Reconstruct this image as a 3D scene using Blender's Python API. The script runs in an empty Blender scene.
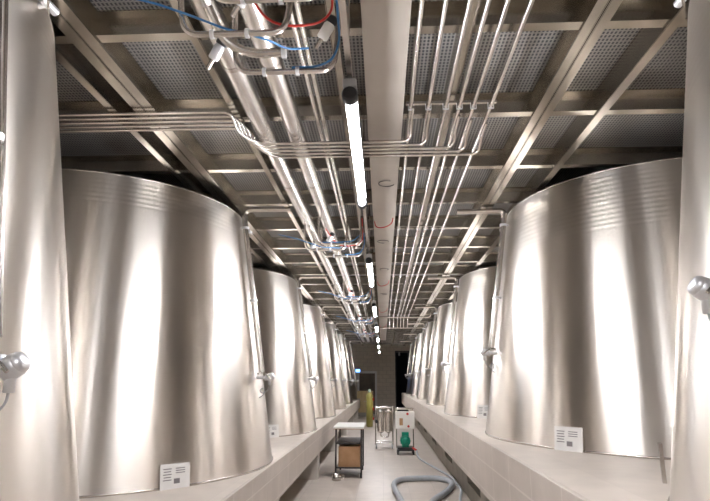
import bpy, math, random
from mathutils import Vector, Matrix
random.seed(7)
PI = math.pi
scn = bpy.context.scene
COL = scn.collection

# ------------------------------------------------------------------ camera
cd = bpy.data.cameras.new('camera'); cam = bpy.data.objects.new('camera', cd); COL.objects.link(cam)
cd.sensor_width = 36.0; cd.lens = 537.13 / 710 * 36.0; cd.clip_start = 0.02; cd.clip_end = 200
CZ = 1.64
r0 = Vector((0.9987, 0.0500, 0.0047)); r1 = Vector((0.0072, -0.2369, 0.9715)); r0.normalize()
r2 = r0.cross(r1).normalized(); r1 = r2.cross(r0).normalized()      # right, up, back
M = Matrix((r0, r1, r2)).transposed().to_4x4(); M.translation = Vector((0, 0, CZ))
cam.matrix_world = M
scn.camera = cam

# ------------------------------------------------------------------ world and exposure
w = bpy.data.worlds.new('world'); scn.world = w; w.use_nodes = True
bg = w.node_tree.nodes['Background']; bg.inputs[0].default_value = (0.9, 0.95, 1, 1); bg.inputs[1].default_value = 0.05
scn.view_settings.view_transform = 'Standard'; scn.view_settings.look = 'None'
scn.view_settings.gamma = 1; scn.view_settings.use_curve_mapping = False
scn.view_settings.exposure = 2.45
LAMP = 34.0            # strength of the fluorescent tubes
LAMP_COL = (0.955, 0.96, 1.0)
scn.cycles.max_bounces = 10; scn.cycles.glossy_bounces = 6; scn.cycles.diffuse_bounces = 5
scn.cycles.sample_clamp_indirect = 8

# ------------------------------------------------------------------ materials
def mat(name, col, rough=.5, metal=0., aniso=0., radial=False, emit=None, spec=.5):
    m = bpy.data.materials.new(name); m.use_nodes = True
    b = m.node_tree.nodes['Principled BSDF']
    b.inputs['Base Color'].default_value = (*col, 1); b.inputs['Roughness'].default_value = rough
    b.inputs['Metallic'].default_value = metal; b.inputs['Specular IOR Level'].default_value = spec
    if aniso:
        b.inputs['Anisotropic'].default_value = aniso; b.inputs['Anisotropic Rotation'].default_value = .25
        t = m.node_tree.nodes.new('ShaderNodeTangent'); t.direction_type = 'RADIAL'; t.axis = 'Z'
        m.node_tree.links.new(t.outputs[0], b.inputs['Tangent'])
    if emit:
        b.inputs['Emission Color'].default_value = (*emit[0], 1); b.inputs['Emission Strength'].default_value = emit[1]
    return m
def nd(m, t, **k):
    n = m.node_tree.nodes.new(t)
    for a, v in k.items(): setattr(n, a, v)
    return n
def lk(m, a, b): m.node_tree.links.new(a, b)
def bsdf(m): return m.node_tree.nodes['Principled BSDF']
def noisy(m, c1, c2, scale=4, detail=4, bump=0., vec=(1, 1, 1), rough=None, bscale=None):
    """two-colour noise on object coordinates, optional bump"""
    tc = nd(m, 'ShaderNodeTexCoord'); mp = nd(m, 'ShaderNodeMapping'); mp.inputs['Scale'].default_value = vec
    lk(m, tc.outputs['Object'], mp.inputs[0])
    n = nd(m, 'ShaderNodeTexNoise'); n.inputs['Scale'].default_value = scale; n.inputs['Detail'].default_value = detail
    lk(m, mp.outputs[0], n.inputs['Vector'])
    r = nd(m, 'ShaderNodeValToRGB'); r.color_ramp.elements[0].color = (*c1, 1); r.color_ramp.elements[1].color = (*c2, 1)
    r.color_ramp.elements[0].position = .3; r.color_ramp.elements[1].position = .7
    lk(m, n.outputs['Fac'], r.inputs[0]); lk(m, r.outputs[0], bsdf(m).inputs['Base Color'])
    if bump:
        n2 = n
        if bscale:
            n2 = nd(m, 'ShaderNodeTexNoise'); n2.inputs['Scale'].default_value = bscale; lk(m, mp.outputs[0], n2.inputs['Vector'])
        b = nd(m, 'ShaderNodeBump'); b.inputs['Strength'].default_value = bump; b.inputs['Distance'].default_value = .01
        lk(m, n2.outputs['Fac'], b.inputs['Height']); lk(m, b.outputs[0], bsdf(m).inputs['Normal'])
    return m

def tank_steel():
    m = mat('brushed_tank_steel', (.74, .69, .635), .3, 1., .93, True)
    tc = nd(m, 'ShaderNodeTexCoord'); sp = nd(m, 'ShaderNodeSeparateXYZ'); lk(m, tc.outputs['Object'], sp.inputs[0])
    at = nd(m, 'ShaderNodeMath', operation='ARCTAN2'); lk(m, sp.outputs[1], at.inputs[0]); lk(m, sp.outputs[0], at.inputs[1])
    cx = nd(m, 'ShaderNodeMath', operation='MULTIPLY'); lk(m, at.outputs[0], cx.inputs[0]); cx.inputs[1].default_value = 2.6
    cz = nd(m, 'ShaderNodeMath', operation='MULTIPLY'); lk(m, sp.outputs[2], cz.inputs[0]); cz.inputs[1].default_value = .10
    oi = nd(m, 'ShaderNodeObjectInfo')
    cr = nd(m, 'ShaderNodeMath', operation='MULTIPLY'); lk(m, oi.outputs['Random'], cr.inputs[0]); cr.inputs[1].default_value = 40
    cb = nd(m, 'ShaderNodeCombineXYZ'); lk(m, cx.outputs[0], cb.inputs[0]); lk(m, cz.outputs[0], cb.inputs[1]); lk(m, cr.outputs[0], cb.inputs[2])
    n = nd(m, 'ShaderNodeTexNoise'); n.inputs['Scale'].default_value = 3.4; n.inputs['Detail'].default_value = 4; n.inputs['Roughness'].default_value = .5
    lk(m, cb.outputs[0], n.inputs['Vector'])
    b = nd(m, 'ShaderNodeBump'); b.inputs['Strength'].default_value = 1.0; b.inputs['Distance'].default_value = .0030
    lk(m, n.outputs['Fac'], b.inputs['Height']); lk(m, b.outputs[0], bsdf(m).inputs['Normal'])
    # fine brushing: thin lines around the shell, seen as a roughness change
    mp = nd(m, 'ShaderNodeMapping'); mp.inputs['Scale'].default_value = (2, 2, 90); lk(m, tc.outputs['Object'], mp.inputs[0])
    n2 = nd(m, 'ShaderNodeTexNoise'); n2.inputs['Scale'].default_value = 1.5; n2.inputs['Detail'].default_value = 3; lk(m, mp.outputs[0], n2.inputs['Vector'])
    mr = nd(m, 'ShaderNodeMapRange'); mr.inputs['To Min'].default_value = .28; mr.inputs['To Max'].default_value = .31
    lk(m, n2.outputs['Fac'], mr.inputs['Value']); lk(m, mr.outputs[0], bsdf(m).inputs['Roughness'])
    return m
def tile_mat(name, c, mortar, bw, bh, axis='XY', ms=.006, rough=.55, off=.0):
    m = mat(name, c, rough)
    tc = nd(m, 'ShaderNodeTexCoord'); sp = nd(m, 'ShaderNodeSeparateXYZ'); lk(m, tc.outputs['Object'], sp.inputs[0])
    cb = nd(m, 'ShaderNodeCombineXYZ'); ix = {'X': 0, 'Y': 1, 'Z': 2}
    lk(m, sp.outputs[ix[axis[0]]], cb.inputs[0]); lk(m, sp.outputs[ix[axis[1]]], cb.inputs[1])
    br = nd(m, 'ShaderNodeTexBrick'); br.offset = off; br.inputs['Scale'].default_value = 1
    br.inputs['Brick Width'].default_value = bw; br.inputs['Row Height'].default_value = bh
    br.inputs['Mortar Size'].default_value = ms; br.inputs['Mortar Smooth'].default_value = .3
    br.inputs['Color1'].default_value = (*c, 1); br.inputs['Color2'].default_value = (*[x * .93 for x in c], 1)
    br.inputs['Mortar'].default_value = (*mortar, 1)
    lk(m, cb.outputs[0], br.inputs['Vector'])
    n = nd(m, 'ShaderNodeTexNoise'); n.inputs['Scale'].default_value = 5; n.inputs['Detail'].default_value = 5; lk(m, tc.outputs['Object'], n.inputs['Vector'])
    mr = nd(m, 'ShaderNodeMapRange'); mr.inputs['To Min'].default_value = .86; mr.inputs['To Max'].default_value = 1.12
    lk(m, n.outputs['Fac'], mr.inputs['Value'])
    mx = nd(m, 'ShaderNodeVectorMath', operation='SCALE'); lk(m, br.outputs['Color'], mx.inputs[0]); lk(m, mr.outputs[0], mx.inputs['Scale'])
    lk(m, mx.outputs[0], bsdf(m).inputs['Base Color'])
    b = nd(m, 'ShaderNodeBump'); b.inputs['Strength'].default_value = .3; b.inputs['Distance'].default_value = .004; b.invert = True
    lk(m, br.outputs['Fac'], b.inputs['Height']); lk(m, b.outputs[0], bsdf(m).inputs['Normal'])
    return m
def grating_mat():
    """galvanised grating: regular rows of small dark openings between bars"""
    m = mat('deck_grating', (.3, .3, .32), .4, .8)
    tc = nd(m, 'ShaderNodeTexCoord'); sp = nd(m, 'ShaderNodeSeparateXYZ'); lk(m, tc.outputs['Object'], sp.inputs[0])
    def wave(o, per, lo, hi):
        a = nd(m, 'ShaderNodeMath', operation='MULTIPLY'); a.inputs[1].default_value = 2 * PI / per; lk(m, o, a.inputs[0])
        s = nd(m, 'ShaderNodeMath', operation='SINE'); lk(m, a.outputs[0], s.inputs[0])
        r = nd(m, 'ShaderNodeMapRange'); r.inputs['From Min'].default_value = lo; r.inputs['From Max'].default_value = hi; lk(m, s.outputs[0], r.inputs['Value'])
        return r.outputs[0]
    wx = wave(sp.outputs[0], .024, -.7, .5); wy = wave(sp.outputs[1], .034, -.9, -.1)
    mu = nd(m, 'ShaderNodeMath', operation='MULTIPLY'); lk(m, wx, mu.inputs[0]); lk(m, wy, mu.inputs[1])
    mx = nd(m, 'ShaderNodeMix', data_type='RGBA'); lk(m, mu.outputs[0], mx.inputs[0])
    mx.inputs[6].default_value = (.48, .465, .45, 1); mx.inputs[7].default_value = (.11, .115, .13, 1)
    lk(m, mx.outputs[2], bsdf(m).inputs['Base Color'])
    b = nd(m, 'ShaderNodeBump'); b.inputs['Strength'].default_value = .5; b.inputs['Distance'].default_value = .006; b.invert = True
    lk(m, mu.outputs[0], b.inputs['Height']); lk(m, b.outputs[0], bsdf(m).inputs['Normal'])
    return m

TANK = tank_steel()
STEEL = noisy(mat('pipe_steel', (.58, .54, .50), .27, 1.), (.50, .46, .42), (.62, .58, .54), 6, 3)
BIGSTEEL = noisy(mat('lagging_steel', (.75, .72, .68), .26, 1.), (.66, .62, .58), (.78, .75, .72), 5, 3, bump=.15, bscale=9)
BEAM = noisy(mat('beam_steel', (.5, .44, .36), .24, 1.), (.37, .335, .285), (.50, .46, .40), 3, 5, bscale=14)
DUCT = noisy(mat('tray_sheet', (.55, .50, .44), .4, .35), (.52, .47, .42), (.60, .55, .49), 2, 3)
CAST = mat('cast_steel', (.78, .78, .80), .42, .85)
GRATE = grating_mat()
FLOOR = tile_mat('floor_tile', (.62, .545, .48), (.52, .455, .40), .4, .4, 'XY', .005, .38)
SLAB = tile_mat('plinth_top', (.66, .585, .515), (.60, .53, .465), 1.2, .6, 'YX', .004, .5)
FASCIA = tile_mat('plinth_tile', (.58, .51, .45), (.66, .595, .53), .6, .235, 'YZ', .008, .5)
PILLAR = noisy(mat('pillar_paint', (.6, .56, .5), .6), (.55, .51, .46), (.64, .6, .55), 4, 4)
CONC = noisy(mat('concrete', (.4, .38, .33), .75), (.33, .31, .26), (.46, .43, .37), 3, 6, bump=.2, bscale=20)
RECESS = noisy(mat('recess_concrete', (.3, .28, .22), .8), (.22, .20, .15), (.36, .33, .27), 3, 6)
SIDE = noisy(mat('side_wall_paint', (.78, .74, .69), .7), (.72, .68, .63), (.82, .78, .73), 1.5, 4)
BRICK = tile_mat('back_wall_block', (.76, .67, .55), (.60, .53, .43), .4, .2, 'XZ', .012, .8, .5)
BLACK = mat('black_void', (.006, .007, .012), .8)
BLACKP = mat('black_plastic', (.02, .02, .022), .4)
DARKM = noisy(mat('dark_painted_metal', (.05, .045, .04), .4, .3), (.035, .03, .03), (.07, .06, .055), 8, 3)
WHITE = noisy(mat('white_laminate', (.85, .82, .78), .45), (.8, .77, .73), (.88, .86, .82), 3, 3)
CARD = noisy(mat('cardboard', (.42, .24, .12), .8), (.38, .21, .10), (.47, .28, .15), 6, 4)
WOOD = noisy(mat('yellow_wood', (.62, .47, .24), .6), (.55, .41, .20), (.68, .52, .28), 3, 5, vec=(6, 6, 1))
DOORM = noisy(mat('brown_door', (.16, .12, .09), .6), (.13, .10, .075), (.19, .15, .11), 3, 3)
GREEN = mat('green_enamel', (.0, .27, .17), .35)
OLIVE = noisy(mat('cylinder_paint', (.36, .32, .08), .4), (.30, .27, .06), (.40, .36, .10), 4, 3)
RED = mat('red_rubber', (.55, .03, .02), .4)
BLUE = mat('blue_plastic', (.03, .16, .38), .4)
HOSE = noisy(mat('grey_hose', (.42, .44, .47), .45), (.38, .40, .43), (.47, .49, .52), 12, 3)
GREYP = mat('grey_plastic', (.45, .45, .46), .4)
PAPER = noisy(mat('paper', (.8, .78, .75), .5), (.76, .74, .71), (.84, .82, .79), 9, 2)
INK = mat('printed_ink', (.22, .2, .2), .6)
TUBE = mat('lit_tube', (1, 1, 1), .5, emit=(LAMP_COL, LAMP))
BLUELIT = mat('blue_lit_panel', (.1, .3, .9), .5, emit=((.12, .35, 1.), 1.3))

# ------------------------------------------------------------------ mesh helpers
class MB:
    def __init__(s): s.v = []; s.f = []; s.smooth = []
    def add(s, vs, fs, sm=False):
        o = len(s.v); s.v += [tuple(v) for v in vs]
        s.f += [tuple(o + i for i in f) for f in fs]; s.smooth += [sm] * len(fs); return s
    def box(s, x0, x1, y0, y1, z0, z1):
        vs = [(x, y, z) for z in (z0, z1) for y in (y0, y1) for x in (x0, x1)]
        return s.add(vs, [(0, 2, 3, 1), (4, 5, 7, 6), (0, 1, 5, 4), (2, 6, 7, 3), (0, 4, 6, 2), (1, 3, 7, 5)])
    def obox(s, c, hx, hy, hz, rot):
        vs = [Vector(c) + rot @ Vector((x, y, z)) for z in (-hz, hz) for y in (-hy, hy) for x in (-hx, hx)]
        return s.add(vs, [(0, 2, 3, 1), (4, 5, 7, 6), (0, 1, 5, 4), (2, 6, 7, 3), (0, 4, 6, 2), (1, 3, 7, 5)])
    def lathe(s, prof, n=32, c=(0, 0, 0), rot=None, caps=True):
        vs = []
        for r, z in prof:
            for i in range(n):
                a = 2 * PI * i / n; p = Vector((r * math.cos(a), r * math.sin(a), z))
                vs.append((rot @ p if rot else p) + Vector(c))
        fs = [(j * n + i, j * n + (i + 1) % n, (j + 1) * n + (i + 1) % n, (j + 1) * n + i) for j in range(len(prof) - 1) for i in range(n)]
        s.add(vs, fs, True)
        if caps:
            m = (len(prof) - 1) * n
            s.add(vs[:n], [tuple(range(n - 1, -1, -1))]); s.add(vs[m:], [tuple(range(n))])
        return s
    def cyl(s, a, b, r, n=16, r2=None):
        a = Vector(a); b = Vector(b); d = b - a
        return s.lathe([(r, 0), (r if r2 is None else r2, d.length)], n, a, d.to_track_quat('Z', 'Y').to_matrix())
    def tube(s, pts, r, n=8, bend=0., closed=False):
        pts = [Vector(p) for p in pts]
        if bend and len(pts) > 2:
            q = [pts[0]]
            for a, p, b in zip(pts, pts[1:], pts[2:]):
                da = (a - p); db = (b - p); k = min(bend, da.length * .49, db.length * .49)
                A = p + da.normalized() * k; B = p + db.normalized() * k
                for i in range(7):
                    t = i / 6; q.append(A * (1 - t) ** 2 + p * 2 * t * (1 - t) + B * t * t)
            q.append(pts[-1]); pts = q
        t0 = (pts[1] - pts[0]).normalized(); up = Vector((0, 0, 1)) if abs(t0.z) < .9 else Vector((1, 0, 0))
        nrm = (up - t0 * up.dot(t0)).normalized(); vs = []
        for i, p in enumerate(pts):
            t = (pts[min(i + 1, len(pts) - 1)] - pts[max(i - 1, 0)]).normalized()
            nrm = (nrm - t * nrm.dot(t)).normalized(); bi = t.cross(nrm)
            vs += [p + (nrm * math.cos(2 * PI * j / n) + bi * math.sin(2 * PI * j / n)) * r for j in range(n)]
        m = len(pts)
        s.add(vs, [(i * n + j, i * n + (j + 1) % n, (i + 1) * n + (j + 1) % n, (i + 1) * n + j) for i in range(m - 1) for j in range(n)], True)
        s.add(vs[:n], [tuple(range(n - 1, -1, -1))]); s.add(vs[-n:], [tuple(range(n))]); return s
    def ring(s, c, R, r, rot=None, n=20, k=6, a0=0., a1=2 * PI):
        pts = [Vector(c) + ((rot @ Vector((R * math.cos(a), R * math.sin(a), 0))) if rot else Vector((R * math.cos(a), R * math.sin(a), 0)))
               for a in [a0 + (a1 - a0) * i / n for i in range(n + 1)]]
        return s.tube(pts, r, k)
    def build(s, name, m, parent=None, bevel=0.):
        me = bpy.data.meshes.new(name); me.from_pydata(s.v, [], s.f); me.update()
        me.polygons.foreach_set('use_smooth', s.smooth); me.materials.append(m)
        o = bpy.data.objects.new(name, me); COL.objects.link(o)
        if parent: o.parent = parent
        if bevel:
            b = o.modifiers.new('bevel', 'BEVEL'); b.width = bevel; b.segments = 2; b.limit_method = 'ANGLE'
        return o
def tag(o, label, cat, group=None):
    o['label'] = label; o['category'] = cat
    if group: o['group'] = group
    return o
def struct(o, label=None):
    o['kind'] = 'structure'
    if label: o['label'] = label
    return o
def thing(name, loc, label, cat, group=None, rz=0.):
    o = bpy.data.objects.new(name, None); o.empty_display_size = .1; COL.objects.link(o); o.location = loc; o.rotation_euler = (0, 0, rz)
    return tag(o, label, cat, group)
def kids(o): return [c for c in bpy.data.objects if c.parent == o]
def copy_tree(o, parent=None):
    c = o.copy(); COL.objects.link(c)
    if parent: c.parent = parent
    for ch in kids(o): copy_tree(ch, c)
    return c
def centre(o):
    """move a world-built mesh so that its origin sits in its middle"""
    me = o.data; n = len(me.vertices); c = sum((v.co for v in me.vertices), Vector()) / n
    me.transform(Matrix.Translation(-c)); o.location = c; return o

# ------------------------------------------------------------------ dimensions
XL, XR, S = -2.994, 2.850, 3.868
YL0, YR0 = 1.721, 1.771
ZL, ZR = 0.84, 1.123                       # plinth tops
TL = dict(rb=1.868, rt=1.448, h=2.562)
TR = dict(rb=1.809, rt=1.457, h=2.323)
EL, ER = -1.095, 0.905                     # plinth edges
YB, YE = -4.0, 26.9                        # plinth ends
DECK = 3.66; BZ = 3.50

# ------------------------------------------------------------------ room
struct(MB().box(-5.3, 5.3, -6, 29.0, -.1, 0).build('floor', FLOOR))
struct(MB().box(-5.5, -5.3, -6, 29.2, -.1, 3.9).build('wall_left', SIDE))
struct(MB().box(5.3, 5.5, -6, 29.2, -.1, 3.9).build('wall_right', SIDE))
struct(MB().box(-5.5, 5.5, -6.2, -6, -.1, 3.9).build('wall_front', SIDE))
b = MB(); b.box(-5.3, .72, 29, 29.2, 0, 3.9); b.box(1.36, 5.3, 29, 29.2, 0, 3.9); b.box(.72, 1.36, 29, 29.2, 3.17, 3.9)
struct(b.build('wall_back', BRICK))
struct(MB().box(-5.3, 5.3, -6, 29, DECK, DECK + .06).build('ceiling', GRATE))
# dark doorway in the far wall: the unlit room behind it
b = MB(); b.box(.5, 1.6, 31.0, 31.1, 0, 3.3); b.box(.5, .6, 29.2, 31.0, 0, 3.3); b.box(1.5, 1.6, 29.2, 31.0, 0, 3.3); b.box(.6, 1.5, 29.2, 31, 3.2, 3.3); b.box(.6, 1.5, 29.2, 31, -.1, 0)
struct(b.build('wall_alcove', BLACK))
b = MB(); b.box(.66, .72, 28.96, 29.0, 0, 3.23); b.box(1.36, 1.42, 28.96, 29.0, 0, 3.23); b.box(.72, 1.36, 28.96, 29.0, 3.17, 3.23)
struct(b.build('door_2', DARKM), 'dark frame of the tall black doorway')
# closed brown door with pale frame
d = bpy.data.objects.new('door_1', None); COL.objects.link(d); d.location = (-.8, 28.98, 0); struct(d, 'brown door in a pale frame at the far end')
MB().box(-.42, .40, -.04, .0, 0, 2.06).build('door_panel', DOORM, d)
b = MB(); b.box(-.52, -.42, -.07, .0, 0, 2.18); b.box(.40, .50, -.07, .0, 0, 2.18); b.box(-.42, .40, -.07, .0, 2.06, 2.18); b.build('door_frame', WHITE, d)
MB().cyl((.3, -.05, 1.05), (.3, -.10, 1.05), .02).build('door_handle', CAST, d)

# plinths the tanks stand on
def plinth(name, x0, x1, top, low, side, label):
    p = bpy.data.objects.new(name, None); COL.objects.link(p); struct(p, label)
    ex = x1 if side < 0 else x0
    xa, xb = (x0, x1 - .03) if side < 0 else (x0 + .03, x1)
    MB().box(xa, xb, YB, YE, top - .2, top).build('top_slab', SLAB, p)
    if side < 0: MB().box(x1 - .03, x1, YB, YE, low, top).build('fascia', FASCIA, p, .004)
    else: MB().box(x0, x0 + .03, YB, YE, low, top).build('fascia', FASCIA, p, .004)
    return p
pl = plinth('trim_1', -5.3, EL, ZL, .44, -1, 'low tiled plinth under the left row of tanks')
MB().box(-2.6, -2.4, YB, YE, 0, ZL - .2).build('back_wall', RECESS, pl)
for k in range(-2, 8):
    y = 5.95 + 3.868 * k
    if y + .35 < YE: MB().box(-2.4, EL - .035, y, y + .32, 0, ZL - .2).build('support_wall', PILLAR, pl)
pr = plinth('trim_2', ER, 5.3, ZR, .655, 1, 'higher tiled plinth under the right row of tanks')
b = MB()                                       # recessed base wall with square openings
yo = [4.6 + 2.9 * k for k in range(-3, 8)]; y = YB
for o in yo:
    if o < YB: continue
    b.box(1.24, 1.36, y, o, 0, ZR - .2); b.box(1.24, 1.36, o, o + 1.1, 0, .2); b.box(1.24, 1.36, o, o + 1.1, .56, ZR - .2); y = o + 1.1
b.box(1.24, 1.36, y, YE, 0, ZR - .2); b.build('base_wall', CONC, pr)
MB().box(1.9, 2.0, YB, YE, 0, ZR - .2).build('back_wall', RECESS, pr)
MB().box(1.03, 1.10, YB, YE, .60, .66).build('rail', DARKM, pr)

# ------------------------------------------------------------------ ceiling steelwork
def channel_x(y):                              # C channel running across the room, lip towards the camera
    b = MB(); b.box(-5.3, 5.3, y, y + .006, BZ, DECK); b.box(-5.3, 5.3, y - .062, y, BZ, BZ + .008); b.box(-5.3, 5.3, y - .062, y, DECK - .008, DECK); return b
nt = 0
for k in range(-5, 27):
    y = 2.60 + .978 * k
    if y > 28.5: break
    nt += 1; struct(centre(channel_x(y).build('trim_%d' % (10 + nt), BEAM)), 'steel cross channel under the grating')
def channel_y(x, wd, up=DECK, slot=False, side=1, low=BZ - .012):
    b = MB(); y0, y1 = -6, 29
    if slot:
        for s in (-1, 1):
            b.box(x + s * .006 - .003, x + s * .006 + .003, y0, y1, low, up)
            xa, xb = sorted((x + s * .007, x + s * wd / 2)); b.box(xa, xb, y0, y1, low, low + .009); b.box(xa, xb, y0, y1, up - .009, up)
    else:
        b.box(x - .003, x + .003, y0, y1, low, up); xa, xb = sorted((x, x + side * wd)); b.box(xa, xb, y0, y1, low, low + .008)
    return b
for i, (x, wd, sl, sd) in enumerate([(-1.66, .15, True, 1), (1.145, .125, True, 1), (-1.865, .055, False, -1), (1.53, .06, False, 1),
                                     (-3.4, .12, True, 1), (3.4, .12, True, 1), (.455, .05, False, 1), (-1.01, .045, False, -1), (-.275, .045, False, 1)]):
    struct(centre(channel_y(x, wd, slot=sl, side=sd).build('trim_%d' % (50 + i), BEAM)), 'long steel beam running the length of the hall')

# ------------------------------------------------------------------ tanks
def make_tank(P, side, label, group):
    """side -1: stands left of the aisle, its pipe faces +X; +1 mirrored"""
    f = -side; rb, rt, h = P['rb'], P['rt'], P['h']
    rr = lambda z: rb + (rt - rb) * z / h
    t = thing('wine_tank', (0, 0, 0), label, 'tank', group)
    n = 6 if side < 0 else 12; per = .044; zt = h - .035; prof = []
    for i in range(9): prof.append((rr((zt - n * per) * i / 8), (zt - n * per) * i / 8))
    for i in range(1, n * 8 + 1):
        z = zt - n * per + per * i / 8; prof.append((rr(z) - .0009 * (1 - math.cos(2 * PI * i / 8)) / 2, z))
    prof.append((rr(h), h))
    MB().lathe(prof, 160, caps=False).build('shell', TANK, t)
    e = .006
    MB().lathe([(rb - .01, 0), (rb + e, 0), (rb + e, .014), (rb + .001, .016)], 128, caps=False).build('base_rim', STEEL, t)
    MB().lathe([(rt - .001, h - .012), (rt + .0025, h - .010), (rt + .0025, h - .002), (rt, h), (rt - .012, h), (rt - .014, h - .02), (0.02, h - .02)], 128, caps=False).build('lid', STEEL, t)
    # dip pipe: across from the aisle manifold, over the rim and down the sloping shell
    zc = (CZ + (.035 if side < 0 else .29)) - (ZL if side < 0 else ZR)      # valve height above the plinth
    off = .058; X = lambda z: f * (rr(z) + off)
    zt2 = 3.452 - (ZL if side < 0 else ZR)
    end = f * 2.02 if side < 0 else f * 2.03
    b = MB(); b.tube([(end, .0, zt2 - .01), (X(h), 0, zt2), (X(h - .1), 0, h - .12), (X(zc + .05), 0, zc + .05)], .029, 14, .10)
    p = b.build('dip_pipe', STEEL, t)
    b = MB()
    for z in (h - .16, h - .95):
        b = MB(); b.cyl((X(z), 0, z - .012), (X(z), 0, z + .012), .038, 14); b.cyl((f * (rr(z) - .002), 0, z), (X(z), 0, z), .008, 8)
        b.build('clamp', CAST, p)
    # thin sight tube beside the dip pipe
    MB().tube([(X(h - .3) - f * .02, .07, h - .2), (X(zc + .1) - f * .02, .07, zc + .1)], .008, 8).build('sight_tube', STEEL, t)
    # small clamp valve at the rim
    v = MB(); z = h - .085; q = (f * rr(z) * math.cos(.29), rr(z) * math.sin(.29), z)
    v.cyl(q, (q[0] + f * .06, q[1] - .01, z), .014, 10); v.cyl((q[0] + f * .05, q[1] - .05, z), (q[0] + f * .05, q[1] + .05, z), .020, 14)
    rv = v.build('rim_valve', CAST, t)
    MB().tube([(q[0] + f * .05, q[1], z), (q[0] + f * .055, q[1], z - .045), (q[0] + f * .10, q[1] - .07, z - .03)], .006, 6).build('lever', STEEL, rv)
    # sensor head at eye level: stub, body, cap and coiled cable
    x0 = f * rr(zc); v = MB(); L = .140 if side < 0 else .125
    tilt = Matrix.Rotation(1.0 * f, 3, 'Y'); hx = x0 + f * L
    v.cyl((x0 - f * .01, 0, zc), (hx, 0, zc), .017, 16)
    v.lathe([(.024, -.040), (.034, -.034), (.038, -.01), (.038, .012), (.034, .018)], 24, (hx, 0, zc + .006), tilt)
    v.lathe([(.012, -.050), (.017, -.048), (.017, 0)], 14, (hx - f * .004, 0, zc - .024))
    v.ring((hx - f * .045, 0, zc + .004), .030, .009, Matrix.Rotation(PI / 2 + .2 * f, 3, 'Y'))
    sv = v.build('sensor_head', CAST, t)
    MB().lathe([(.034, .018), (.034, .026), (.028, .036), (0.014, .041), (.001, .042)], 22, (hx, 0, zc + .006), tilt).build('cap', CAST, sv)
    MB().tube([(hx - f * .05, -.035, zc + .035), (hx - f * .02, -.045, zc + .02), (hx + f * .015, -.042, zc - .012)], .007, 8, .02).build('clasp', STEEL, sv)
    a = [(hx - f * .004, 0, zc - .070), (hx - f * .006, 0, zc - .10), (hx - f * .03, -.005, zc - .135), (hx - f * .075, -.01, zc - .155), (hx - f * .105, 0, zc - .13),
         (hx - f * .085, .012, zc - .10), (hx - f * .055, .012, zc - .12), (hx - f * .065, .01, zc - .17), (hx - f * .115, .005, zc - .20)]
    MB().tube(a, .0045, 6, .035).build('cable', GREYP, sv)
    # collar linking the sensor to the pipe
    MB().tube([(x0 + f * .01, -.03, zc + .035), (x0 + f * .055, -.01, zc + .045), (X(zc + .05), 0, zc + .07)], .010, 8, .02).build('bypass_tube', STEEL, t)
    return t
ORD = ['', 'second', 'third', 'fourth', 'fifth', 'sixth']
LLAB = ['conical steel tank cut off by the left edge of the photo', 'big conical steel tank on left plinth, sheet at its foot, largest seen whole',
        'conical steel tank just behind the big left one, a small sheet at its foot', 'third whole steel tank along the left plinth, level with the white-topped trolley',
        'fourth whole steel tank along the left plinth, just behind the trolley', 'fifth whole steel tank along the left plinth, second from its far end',
        'farthest steel tank on the left plinth, nearest the brown door']
RLAB = ['conical steel tank cut off by the right edge of the photo', 'big conical steel tank on the right plinth, largest seen whole, many ripples at its rim',
        'conical steel tank just behind the big right one, sheet at its foot', 'third whole steel tank along the right plinth, counted from the camera',
        'fourth whole steel tank along the right plinth, counted from the camera', 'fifth whole steel tank along the right plinth, second from its far end',
        'farthest steel tank on the right plinth, beside the black doorway']
for side, P, X, Y0, Z, LB, g in ((-1, TL, XL, YL0, ZL, LLAB, 'steel tanks on the left plinth'), (1, TR, XR, YR0, ZR, RLAB, 'steel tanks on the right plinth')):
    t0 = make_tank(P, side, LB[0], g)
    for k in range(7):
        t = t0 if k == 0 else copy_tree(t0)
        t.location = (X, Y0 + S * k, Z); t['label'] = LB[k]
        if k == 0: t.rotation_euler.z = math.radians(-3.0) if side < 0 else 0

# information sheets leaning against the tank feet
def sheet(loc, ang, w_, h_, label):
    t = thing('information_sheet', loc, label, 'sheet', 'information sheets at the tank feet', ang)
    tilt = Matrix.Rotation(-.13, 3, 'X')
    MB().obox((0, .013, h_ / 2), w_ / 2, .004, h_ / 2, tilt).build('board', PAPER, t)
    for i in range(5): b = MB(); b.obox(tilt @ Vector((-w_ * .27, -.0055, h_ * (.30 - .11 * i))) + Vector((0, .013, h_ / 2)), w_ * (.14 - .02 * (i % 2)), .0008, h_ * .018, tilt); b.build('printed_line', INK, t)
    for i in range(3): b = MB(); b.obox(tilt @ Vector((w_ * .17, -.0055, h_ * (.30 - .09 * i))) + Vector((0, .013, h_ / 2)), w_ * .16, .0008, h_ * .016, tilt); b.build('printed_line', INK, t)
    b = MB(); b.obox(tilt @ Vector((w_ * .05, -.0055, -h_ * .2)) + Vector((0, .013, h_ / 2)), w_ * .10, .0008, h_ * .10, tilt)
    b.build('printed_picture', INK, t)
def foot(X, Y, r, a): return (X + (r + .02) * math.cos(a), Y + (r + .02) * math.sin(a))
aL, aR = math.radians(-46), math.radians(-134)
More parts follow.
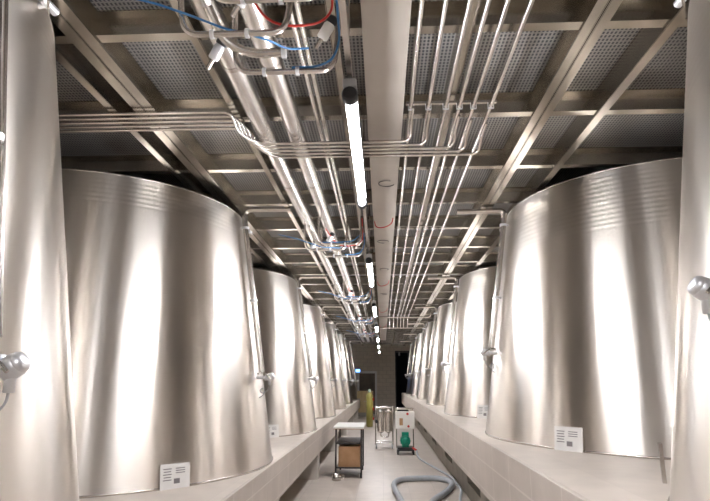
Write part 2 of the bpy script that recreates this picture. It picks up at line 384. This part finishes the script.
for k, X, Y0, Z, r, a, s_, lb in ((1, XL, YL0, ZL, TL['rb'], math.radians(-41.8), .9, 'white printed sheet leaning on the big left tank foot'), (2, XL, YL0, ZL, TL['rb'], math.radians(-43), .9, 'small white sheet at the foot of the tank behind the big left one'),
                                  (1, XR, YR0, ZR, TR['rb'], math.radians(-140.8), .9, 'white printed sheet leaning on the big right tank foot'), (2, XR, YR0, ZR, TR['rb'], math.radians(-138.5), .95, 'small white sheet at the foot of the tank behind the big right one')):
    x, y = foot(X, Y0 + S * k, r, a); sheet((x, y, Z), a + PI / 2, .27 * s_, .2 * s_, lb)
p = MB().box(-.010, .010, -.03, .03, 0, .2).build('steel_plate', STEEL)
p.location = (1.50, 3.16, ZR); p.rotation_euler = (0, 0, math.radians(-22)); tag(p, 'thin upright steel plate on the right plinth beside the nearest tank', 'plate')

# ------------------------------------------------------------------ lamps
t = thing('tube_lamp', (-.135, 2.10, 2.86), 'long lit fluorescent tube, nearest of the row over the aisle', 'lamp', 'fluorescent tubes over the aisle')
MB().cyl((0, .06, 0), (0, 1.47, 0), .021, 16).build('tube', TUBE, t)
b = MB(); b.box(-.03, .03, 0, 1.53, .03, .07); b.build('housing', GREYP, t, .005)
for y in (.0, 1.47): MB().lathe([(.03, 0), (.036, .01), (.036, .05), (.03, .06)], 20, (0, y, 0), Matrix.Rotation(-PI / 2, 3, 'X')).build('end_cap', BLACKP, t)
LL = ['long lit fluorescent tube, nearest of the row over the aisle', 'lit tube next after the nearest one in the row over the aisle', 'third lit tube along the aisle row from the camera', 'fourth lit tube along the aisle row from the camera',
      'fifth lit tube along the aisle row from the camera', 'sixth lit tube along the aisle row from the camera', 'farthest lit tube of the row over the aisle']
for k in range(1, 7):
    c = copy_tree(t); c.location.y = 2.10 + 3.32 * k; c['label'] = LL[k]
for k in (1, 2):  # row continued out of view; both tubes added for the tank highlights
    c = copy_tree(t); c.location.y = 2.10 - 3.32 * k; c['label'] = ['', 'unseen lit fluorescent tube added almost overhead at the camera', 'unseen lit fluorescent tube added well behind the camera'][k]
r_ = MB().box(-.147, -.123, -5.5, 24.2, 2.94, 2.985)
t = thing('lamp_rail', (0, 0, 0), 'straight grey rail that carries the row of tube lamps', 'rail')
r_.build('rail', STEEL, t)
for k in range(-2, 13): MB().cyl((-.135, .1 + 1.9 * k, 2.985), (-.135, .1 + 1.9 * k, DECK), .005, 6).build('hanger', STEEL, t)

# ------------------------------------------------------------------ cable tray and long pipes
t = thing('cable_tray', (0, 0, 0), 'wide flat pale sheet-metal tray running down the middle of the ceiling', 'cable tray')
b = MB(); b.box(-.095, .155, -6, 24.5, 3.45, 3.453); b.box(-.095, -.092, -6, 24.5, 3.453, 3.49); b.box(.152, .155, -6, 24.5, 3.453, 3.49); b.build('tray', DUCT, t)
for k, (x, y) in enumerate(((.05, 4.75), (.02, 6.9), (.04, 8.7), (.03, 11.3))):
    c = MB().ring((x, y, 3.443), .075, .004, None, 18, 6, .4 + k, 5.2 + k).build('cable_loop', BLACKP)
    tag(c, ['black loop of cable hanging under the tray, nearest one', 'black cable loop under the tray, next after the nearest', 'black cable loop under the tray, third along', 'black cable loop under the tray, farthest one'][k], 'cable', 'cable loops under the tray')
for i, (x, lb) in enumerate(((-.850, 'thick shiny steel pipe over the aisle, the one nearer the left tanks'), (-.625, 'thick shiny steel pipe over the aisle, the one nearer the lamps'))):
    t = thing('thick_pipe', (x, 0, 3.425), lb, 'pipe', 'thick steel pipes under the ceiling')
    MB().cyl((0, -5.8, 0), (0, 24.5, 0), .066, 32).build('pipe_body', BIGSTEEL, t)
    for k in range(-3, 13): MB().cyl((0, .75 + 1.93 * k, 0), (0, .785 + 1.93 * k, 0), .0685, 32).build('band', STEEL, t)
for x, lb in ((-.445, 'thin pipe beside the lamps, left one of the close pair'), (-.405, 'thin pipe beside the lamps, right one of the close pair')):
    o = MB().tube([(x, -5.8, 3.43), (x, 24.5, 3.43)], .016, 10).build('thin_pipe', STEEL); tag(centre(o), lb, 'pipe', 'close pair of thin pipes')
PX = [.203, .318, .434, .524, .616, .731]
PN = ['nearest the cable tray', 'second from the cable tray', 'third from the cable tray', 'fourth from the cable tray', 'fifth from the cable tray', 'farthest from the cable tray']
for x, lb in zip(PX, PN):
    o = MB().tube([(x, -5.8, 3.425), (x, 15.6, 3.425), (x + .02, 15.9, 3.40), (x + .02, 16.3, 3.22)], .0135, 10, .12).build('thin_pipe', STEEL)
    tag(centre(o), 'long thin steel pipe under the ceiling, ' + lb + ' of six', 'pipe', 'six thin pipes right of the tray')
for k in range(-1, 5):
    t = thing('pipe_bracket', (0, 3.28 + 2.93 * k, 3.45), 'cross bracket clipping the six thin pipes, ' + ['just behind the camera', 'nearest in view', 'second from the camera', 'third from the camera', 'fourth from the camera', 'farthest one'][k + 1], 'bracket', 'brackets over the six thin pipes')
    MB().box(.17, .77, -.012, .012, -.005, .012).build('bar', STEEL, t)
    for x in PX:
        b = MB(); b.box(x - .02, x + .02, -.008, .008, -.045, -.041); b.box(x - .02, x - .017, -.008, .008, -.045, 0); b.box(x + .017, x + .02, -.008, .008, -.045, 0)
        b.build('clip', CAST, t)
# five branch pipes crossing under everything and climbing to the upper run on the left
BN = ['frontmost', 'second', 'middle', 'fourth', 'rearmost']
for i, x in enumerate((PX[0], PX[1], PX[3], PX[4], PX[5])):
    yl = 3.60 + .062 * i; yu = 3.36 + .062 * i; xs = -1.02 + .02 * i
    o = MB().tube([(x + .012, yl - .34, 3.415), (x + .012, yl - .12, 3.40), (x + .012, yl, 3.33), (xs + .12, yl, 3.33), (xs, yu + .12, 3.36), (xs - .02, yu, 3.462), (-3.6, yu, 3.462)], .0115, 10, .07).build('branch_pipe', STEEL)
    tag(centre(o), 'thin pipe crossing the aisle and rising towards the left tanks, %s of five' % BN[i], 'pipe', 'branch pipes crossing the aisle')
for y, z, x0, x1, lb in ((14.6, 3.34, -.6, 1.3, 'level cross pipe far down the ceiling, nearer of two'), (16.32, 3.22, -.35, 1.35, 'level cross pipe where the six thin pipes end')):
    tag(centre(MB().tube([(x0, y, z + .18), (x0, y, z), (x1, y, z), (x1, y, z + .2)], .02, 10, .08).build('cross_pipe', STEEL)), lb, 'pipe')

# ------------------------------------------------------------------ manifolds: looped pipes, valves and cables under the thick pipes
def loops():
    r = []
    def U(x0, x1, y, zb, rad, lab, tail):
        t = thing('looped_pipe', (0, y, zb), lab, 'pipe', 'looped pipes under the thick pipes')
        MB().tube([(x0, -.04, .36 - (zb - 3.07)), (x0, -.02, .14), (x0 + .02, 0, 0), (x1 - .02, 0, 0), (x1, .0, .14), (x1, .05, .36 - (zb - 3.07))], rad, 12, .10).build('pipe', STEEL, t)
        for q in (.3, .62): x = x0 + (x1 - x0) * q; MB().cyl((x - .008, 0, 0), (x + .008, 0, 0), rad + .007, 14).build('union', CAST, t)
        return t
    r.append(U(-.70, -.205, 2.26, 3.07, .0135, '', 0))
    r.append(U(-.86, -.385, 1.98, 3.08, .0135, '', 0))
    r.append(U(-.68, -.21, 1.80, 3.10, .0135, '', 0))
    t = thing('pipe_elbow', (0, 2.22, 3.17), '', 'pipe', 'short bent pipes between the loops')
    MB().tube([(-.80, -.1, .16), (-.74, -.02, .03), (-.62, .03, -.01), (-.47, .03, 0)], .022, 12, .08).build('pipe', STEEL, t)
    MB().cyl((-.47, .03, 0), (-.45, .03, 0), .03, 14).build('flange', CAST, t); r.append(t)
    for x, y, z in ((-.245, 2.16, 3.22), (-.80, 2.30, 3.22), (-.56, 1.88, 3.19)):
        t = thing('actuator_valve', (x, y, z), '', 'valve', 'pneumatic valves on the looped pipes')
        rot = Matrix.Rotation(.6, 3, 'Y') @ Matrix.Rotation(.3, 3, 'X')
        MB().lathe([(.018, -.05), (.026, -.045), (.026, .02), (.02, .03)], 18, (0, 0, 0), rot).build('body', WHITE if x > -.3 else CAST, t)
        MB().lathe([(.022, .03), (.029, .034), (.029, .06), (.012, .068)], 18, (0, 0, 0), rot).build('cap', BLACKP, t)
        MB().cyl(rot @ Vector((0, 0, -.05)), rot @ Vector((0, 0, -.10)), .011, 12).build('stem', STEEL, t)
        r.append(t)
    o = MB().tube([(-1.15, 1.9, 3.24), (-.95, 1.93, 3.20), (-.80, 1.95, 3.15), (-.66, 1.99, 3.11), (-.60, 2.03, 3.12), (-.50, 2.1, 3.13), (-.44, 2.2, 3.15), (-.35, 2.3, 3.22)], .0055, 6, .05).build('blue_cable', BLUE)
    r.append(tag(o, '', 'cable', 'blue air lines on the manifolds'))
    o = MB().tube([(-.66, 1.79, 3.118), (-.45, 1.79, 3.118), (-.30, 1.79, 3.125), (-.235, 1.82, 3.20), (-.19, 2.0, 3.28), (-.19, 2.22, 3.20), (-.225, 2.25, 3.12), (-.30, 2.255, 3.088), (-.42, 2.255, 3.088)], .0055, 6, .05).build('blue_cable', BLUE)
    r.append(tag(o, '', 'cable', 'blue air lines on the manifolds'))
    o = MB().tube([(-.60, 1.75, 3.26), (-.55, 1.86, 3.20), (-.48, 1.97, 3.13), (-.38, 2.0, 3.12), (-.26, 2.02, 3.15), (-.205, 2.0, 3.19), (-.20, 1.9, 3.26), (-.20, 1.7, 3.36)], .0055, 6, .06).build('red_cable', RED)
    r.append(tag(o, '', 'cable', 'red air lines on the manifolds'))
    return r
base = loops()
names = ['widest low looped pipe', 'left looped pipe', 'front looped pipe', 'short bent pipe', 'black-capped white valve', 'black-capped steel valve on the left', 'black-capped steel valve in the middle',
         'loose blue air line', 'clipped blue air line', 'red air line']
where = ['on the nearest manifold', 'on the manifold just past the nearest lamp', 'on the third manifold along the aisle', 'on the fourth manifold along the aisle', 'on the fifth manifold along the aisle']
sets = [base] + [[copy_tree(o) for o in base] for k in range(1, 5)]
for k, st in enumerate(sets):
    for o, nm in zip(st, names):
        o['label'] = nm + ' ' + where[k]
        o.location.y += 3.868 * k
        if k: o.location.x -= .01
    if k:
        o = MB().tube([(-.08, 2.12, 3.447), (-.07, 2.10, 3.38), (-.02, 2.06, 3.35), (.06, 2.04, 3.36), (.12, 2.0, 3.39), (.13, 1.98, 3.447)], .006, 6, .05).build('red_cable', RED)
        tag(o, 'red air line under the tray ' + where[k], 'cable', 'red loops beside the lamps'); o.location.y = 3.868 * k

# ------------------------------------------------------------------ things on the floor
# white-topped trolley
t = thing('trolley', (-.61, 10.5, 0), 'small black-framed trolley with a white top beside the left plinth', 'trolley')
MB().box(-.27, .27, -.52, .52, .825, .86).build('top', WHITE, t, .004)
MB().box(-.268, .268, -.518, .518, .815, .825).build('edge', CARD, t)
for x in (-.225, .225):
    for y in (-.46, .46): MB().box(x - .015, x + .015, y - .015, y + .015, .0 if (x > 0 and y < 0) else .07, .815).build('leg', DARKM, t)
MB().box(-.22, .22, -.47, .47, .56, .59).build('middle_shelf', DARKM, t)
MB().box(-.22, .22, -.47, .47, .155, .18).build('lower_shelf', DARKM, t)
for x in (-.225, .20):
    for y in (-.44, .44):
        w_ = MB().cyl((x - .0, y, .045), (x + .03, y, .045), .045, 16).build('wheel', BLACKP, t)
o = MB().box(-.19, .19, -.20, .16, 0, .34).build('cardboard_box', CARD, None, .004); o.location = (-.60, 10.25, .181); tag(o, 'brown cardboard box on the lower shelf of the trolley', 'box')
t = thing('steel_pot', (-.80, 9.80, 0), 'small round steel pot on the floor before the trolley', 'pot')
MB().lathe([(.07, 0), (.08, .01), (.08, .10), (.074, .10), (.074, .015)], 24, caps=True).build('pot', STEEL, t)
MB().ring((.10, 0, .06), .03, .005, Matrix.Rotation(PI / 2, 3, 'X')).build('handle', STEEL, t)

# pump trolley
t = thing('pump_cart', (.52, 13.4, 0), 'green electric pump on a black cart with a white control box', 'pump')
b = MB(); b.box(-.18, .18, -.22, .2, .08, .16); b.box(-.19, -.15, -.25, .22, .06, .12); b.box(.15, .19, -.25, .22, .06, .12); b.build('chassis', BLACKP, t, .005)
for x in (-.2, .16):
    for y in (-.18, .15): MB().cyl((x, y, .06), (x + .04, y, .06), .06, 18).build('wheel', BLACKP, t)
m = MB().cyl((0, -.20, .30), (0, .10, .30), .115, 24); m.lathe([(.07, 0), (.10, .02), (.10, .03), (.06, .07)], 24, (0, .08, .30), Matrix.Rotation(-PI / 2, 3, 'X'))
for k in range(12):
    a = k * PI / 6; m.obox((.118 * math.cos(a), -.06, .30 + .118 * math.sin(a)), .012, .12, .003, Matrix.Rotation(-a, 3, 'Y'))
m.box(-.08, .08, -.15, .02, .38, .49); m.box(-.08, .08, -.15, .05, .14, .22); mo = m.build('motor', GREEN, t)
MB().lathe([(.085, 0), (.085, .02), (.03, .025)], 20, (0, -.20, .30), Matrix.Rotation(PI / 2, 3, 'X')).build('fan_cover', GREEN, mo)
MB().lathe([(.05, 0), (.12, .02), (.12, .08), (.05, .10)], 24, (0, .15, .28), Matrix.Rotation(-PI / 2, 3, 'X')).build('pump_head', CAST, t)
MB().box(-.225, .225, -.06, .10, .56, .95).build('control_box', WHITE, t, .008)
b = MB()
for x, z in ((.06, .90), (.08, .62)): b.cyl((x, -.06, z), (x, -.085, z), .028, 14)
b.build('button', RED, t); MB().box(-.13, -.05, -.066, -.06, .64, .80).build('gauge_panel', CARD, t)
b = MB(); b.tube([(-.2, .12, .12), (-.2, .12, 1.0), (.2, .12, 1.0), (.2, .12, .12)], .013, 8, .06); b.tube([(-.2, .14, 1.0), (-.2, -.06, 1.03), (.2, -.06, 1.03), (.2, .14, 1.0)], .012, 8, .05); b.build('handle', STEEL, t)
MB().cyl((.16, -.24, .16), (.24, -.34, .12), .022, 12).build('outlet', RED, t)

# filter trolley
t = thing('filter_cart', (.03, 14.5, 0), 'stainless steel filter unit on a wheeled frame beside the green pump', 'filter')
b = MB()
for x in (-.22, .22):
    b.tube([(x, -.2, .10), (x, -.2, 1.02), (x, .2, 1.02), (x, .2, .10)], .014, 8, .07)
for z in (.14, .99):
    for y in (-.2, .2): b.tube([(-.22, y, z), (.22, y, z)], .012, 8)
b.box(-.2, .2, -.2, .2, .13, .15); b.build('frame', STEEL, t)
for x in (-.09, .11): MB().lathe([(.03, 0), (.085, .03), (.09, .06), (.09, .50), (.1, .51), (.1, .54), (.06, .57), (.012, .60)], 24, (x, 0, .36)).build('filter_housing', BIGSTEEL, t)
MB().tube([(-.09, 0, .38), (-.09, 0, .27), (.11, -.02, .27), (.11, -.02, .38)], .018, 10, .05).build('manifold', STEEL, t)
MB().tube([(-.09, 0, .95), (-.09, -.1, 1.02), (.11, -.1, 1.02), (.11, 0, .95)], .012, 8, .04).build('bleed_pipe', STEEL, t)
b = MB(); b.cyl((-.2, -.22, .66), (-.2, -.25, .66), .04, 16); b.build('gauge', BLACKP, t)
for x in (-.2, .2):
    for y in (-.18, .18): MB().cyl((x - .015, y, .05), (x + .015, y, .05), .05, 16).build('wheel', GREYP, t)

# gas cylinder
t = thing('gas_cylinder', (-.50, 21.0, 0), 'tall olive-yellow gas cylinder standing at the end of the aisle', 'gas cylinder')
MB().lathe([(.09, 0), (.125, .02), (.125, 1.05), (.115, 1.15), (.07, 1.22), (.04, 1.24)], 28).build('body', OLIVE, t)
MB().lathe([(.035, 0), (.05, .02), (.05, .09), (.03, .12)], 18, (0, 0, 1.24)).build('valve_cap', mat('pale_green', (.5, .62, .5), .4), t)
b = MB()
for z in (.25, .6, .95): b.box(.12, .17, -.03, .03, z, z + .09)
b.build('holder', RED, t)
# wooden cabinet on a grey base
t = thing('storage_cabinet', (-.86, 27.35, 0), 'tall yellowish wooden cabinet against the far end', 'cabinet')
MB().box(-.40, .40, -.22, .22, 0, .18).build('base', CONC, t)
MB().box(-.385, .385, -.215, .22, .18, 1.19).build('body', WOOD, t)
for s in (-1, 1):
    dd = MB().box(min(s * .005, s * .38), max(s * .005, s * .38), -.235, -.215, .2, 1.17).build('door', WOOD, t, .004)
    MB().cyl((s * .04, -.235, .7), (s * .04, -.26, .7), .012, 10).build('knob', CAST, dd)
# blue lit sign
t = thing('lit_sign', (-1.30, 28.9, 2.19), 'small blue lit sign above the brown door', 'sign')
MB().box(-.13, .13, -.02, .06, -.09, .09).build('casing', GREYP, t); MB().box(-.11, .11, -.026, -.02, -.07, .07).build('lit_face', BLUELIT, t)
# small white fitting high in the black doorway
t = thing('wall_camera', (.88, 28.93, 3.05), 'small pale fitting high beside the black doorway', 'camera')
MB().cyl((0, 0, 0), (0, -.16, -.05), .05, 16).build('body', GREYP, t); MB().box(-.03, .03, -.02, .03, 0, .12).build('bracket', GREYP, t)

# hoses on the floor
def spline(pts, n=10):
    P = [Vector(p) for p in pts]; P = [P[0] * 2 - P[1]] + P + [P[-1] * 2 - P[-2]]; out = []
    for i in range(1, len(P) - 2):
        a, b_, c, d_ = P[i - 1:i + 3]
        for k in range(n):
            t_ = k / n; out.append(.5 * ((2 * b_) + (c - a) * t_ + (2 * a - 5 * b_ + 4 * c - d_) * t_ ** 2 + (3 * b_ - a - 3 * c + d_) * t_ ** 3))
    return out + [P[-2]]
z = .046
pts = [(.36, 6.6, z), (.29, 7.4, z), (.23, 8.2, z), (.17, 8.9, z), (.19, 9.4, z), (.32, 9.72, z), (.60, 9.83, z), (.88, 9.86, z), (1.06, 9.70, z), (1.10, 9.35, z), (1.00, 8.9, z), (.86, 8.5, z), (.70, 8.1, z), (.52, 7.4, z), (.45, 6.6, z)]
tag(MB().tube(spline(pts), .044, 14).build('thick_hose', HOSE), 'thick grey hose lying in a wide bend on the aisle floor', 'hose')
z = .02
pts = [(.76, 13.02, .11), (.78, 12.7, z), (.84, 12.1, z), (.95, 11.5, z), (1.08, 10.8, z), (1.18, 10.2, z), (1.205, 9.6, z), (1.195, 9.0, z), (1.10, 8.4, z), (1.02, 7.8, z)]
tag(MB().tube(spline(pts), .02, 10).build('thin_hose', HOSE), 'thinner grey hose running from the green pump along the plinth', 'hose')
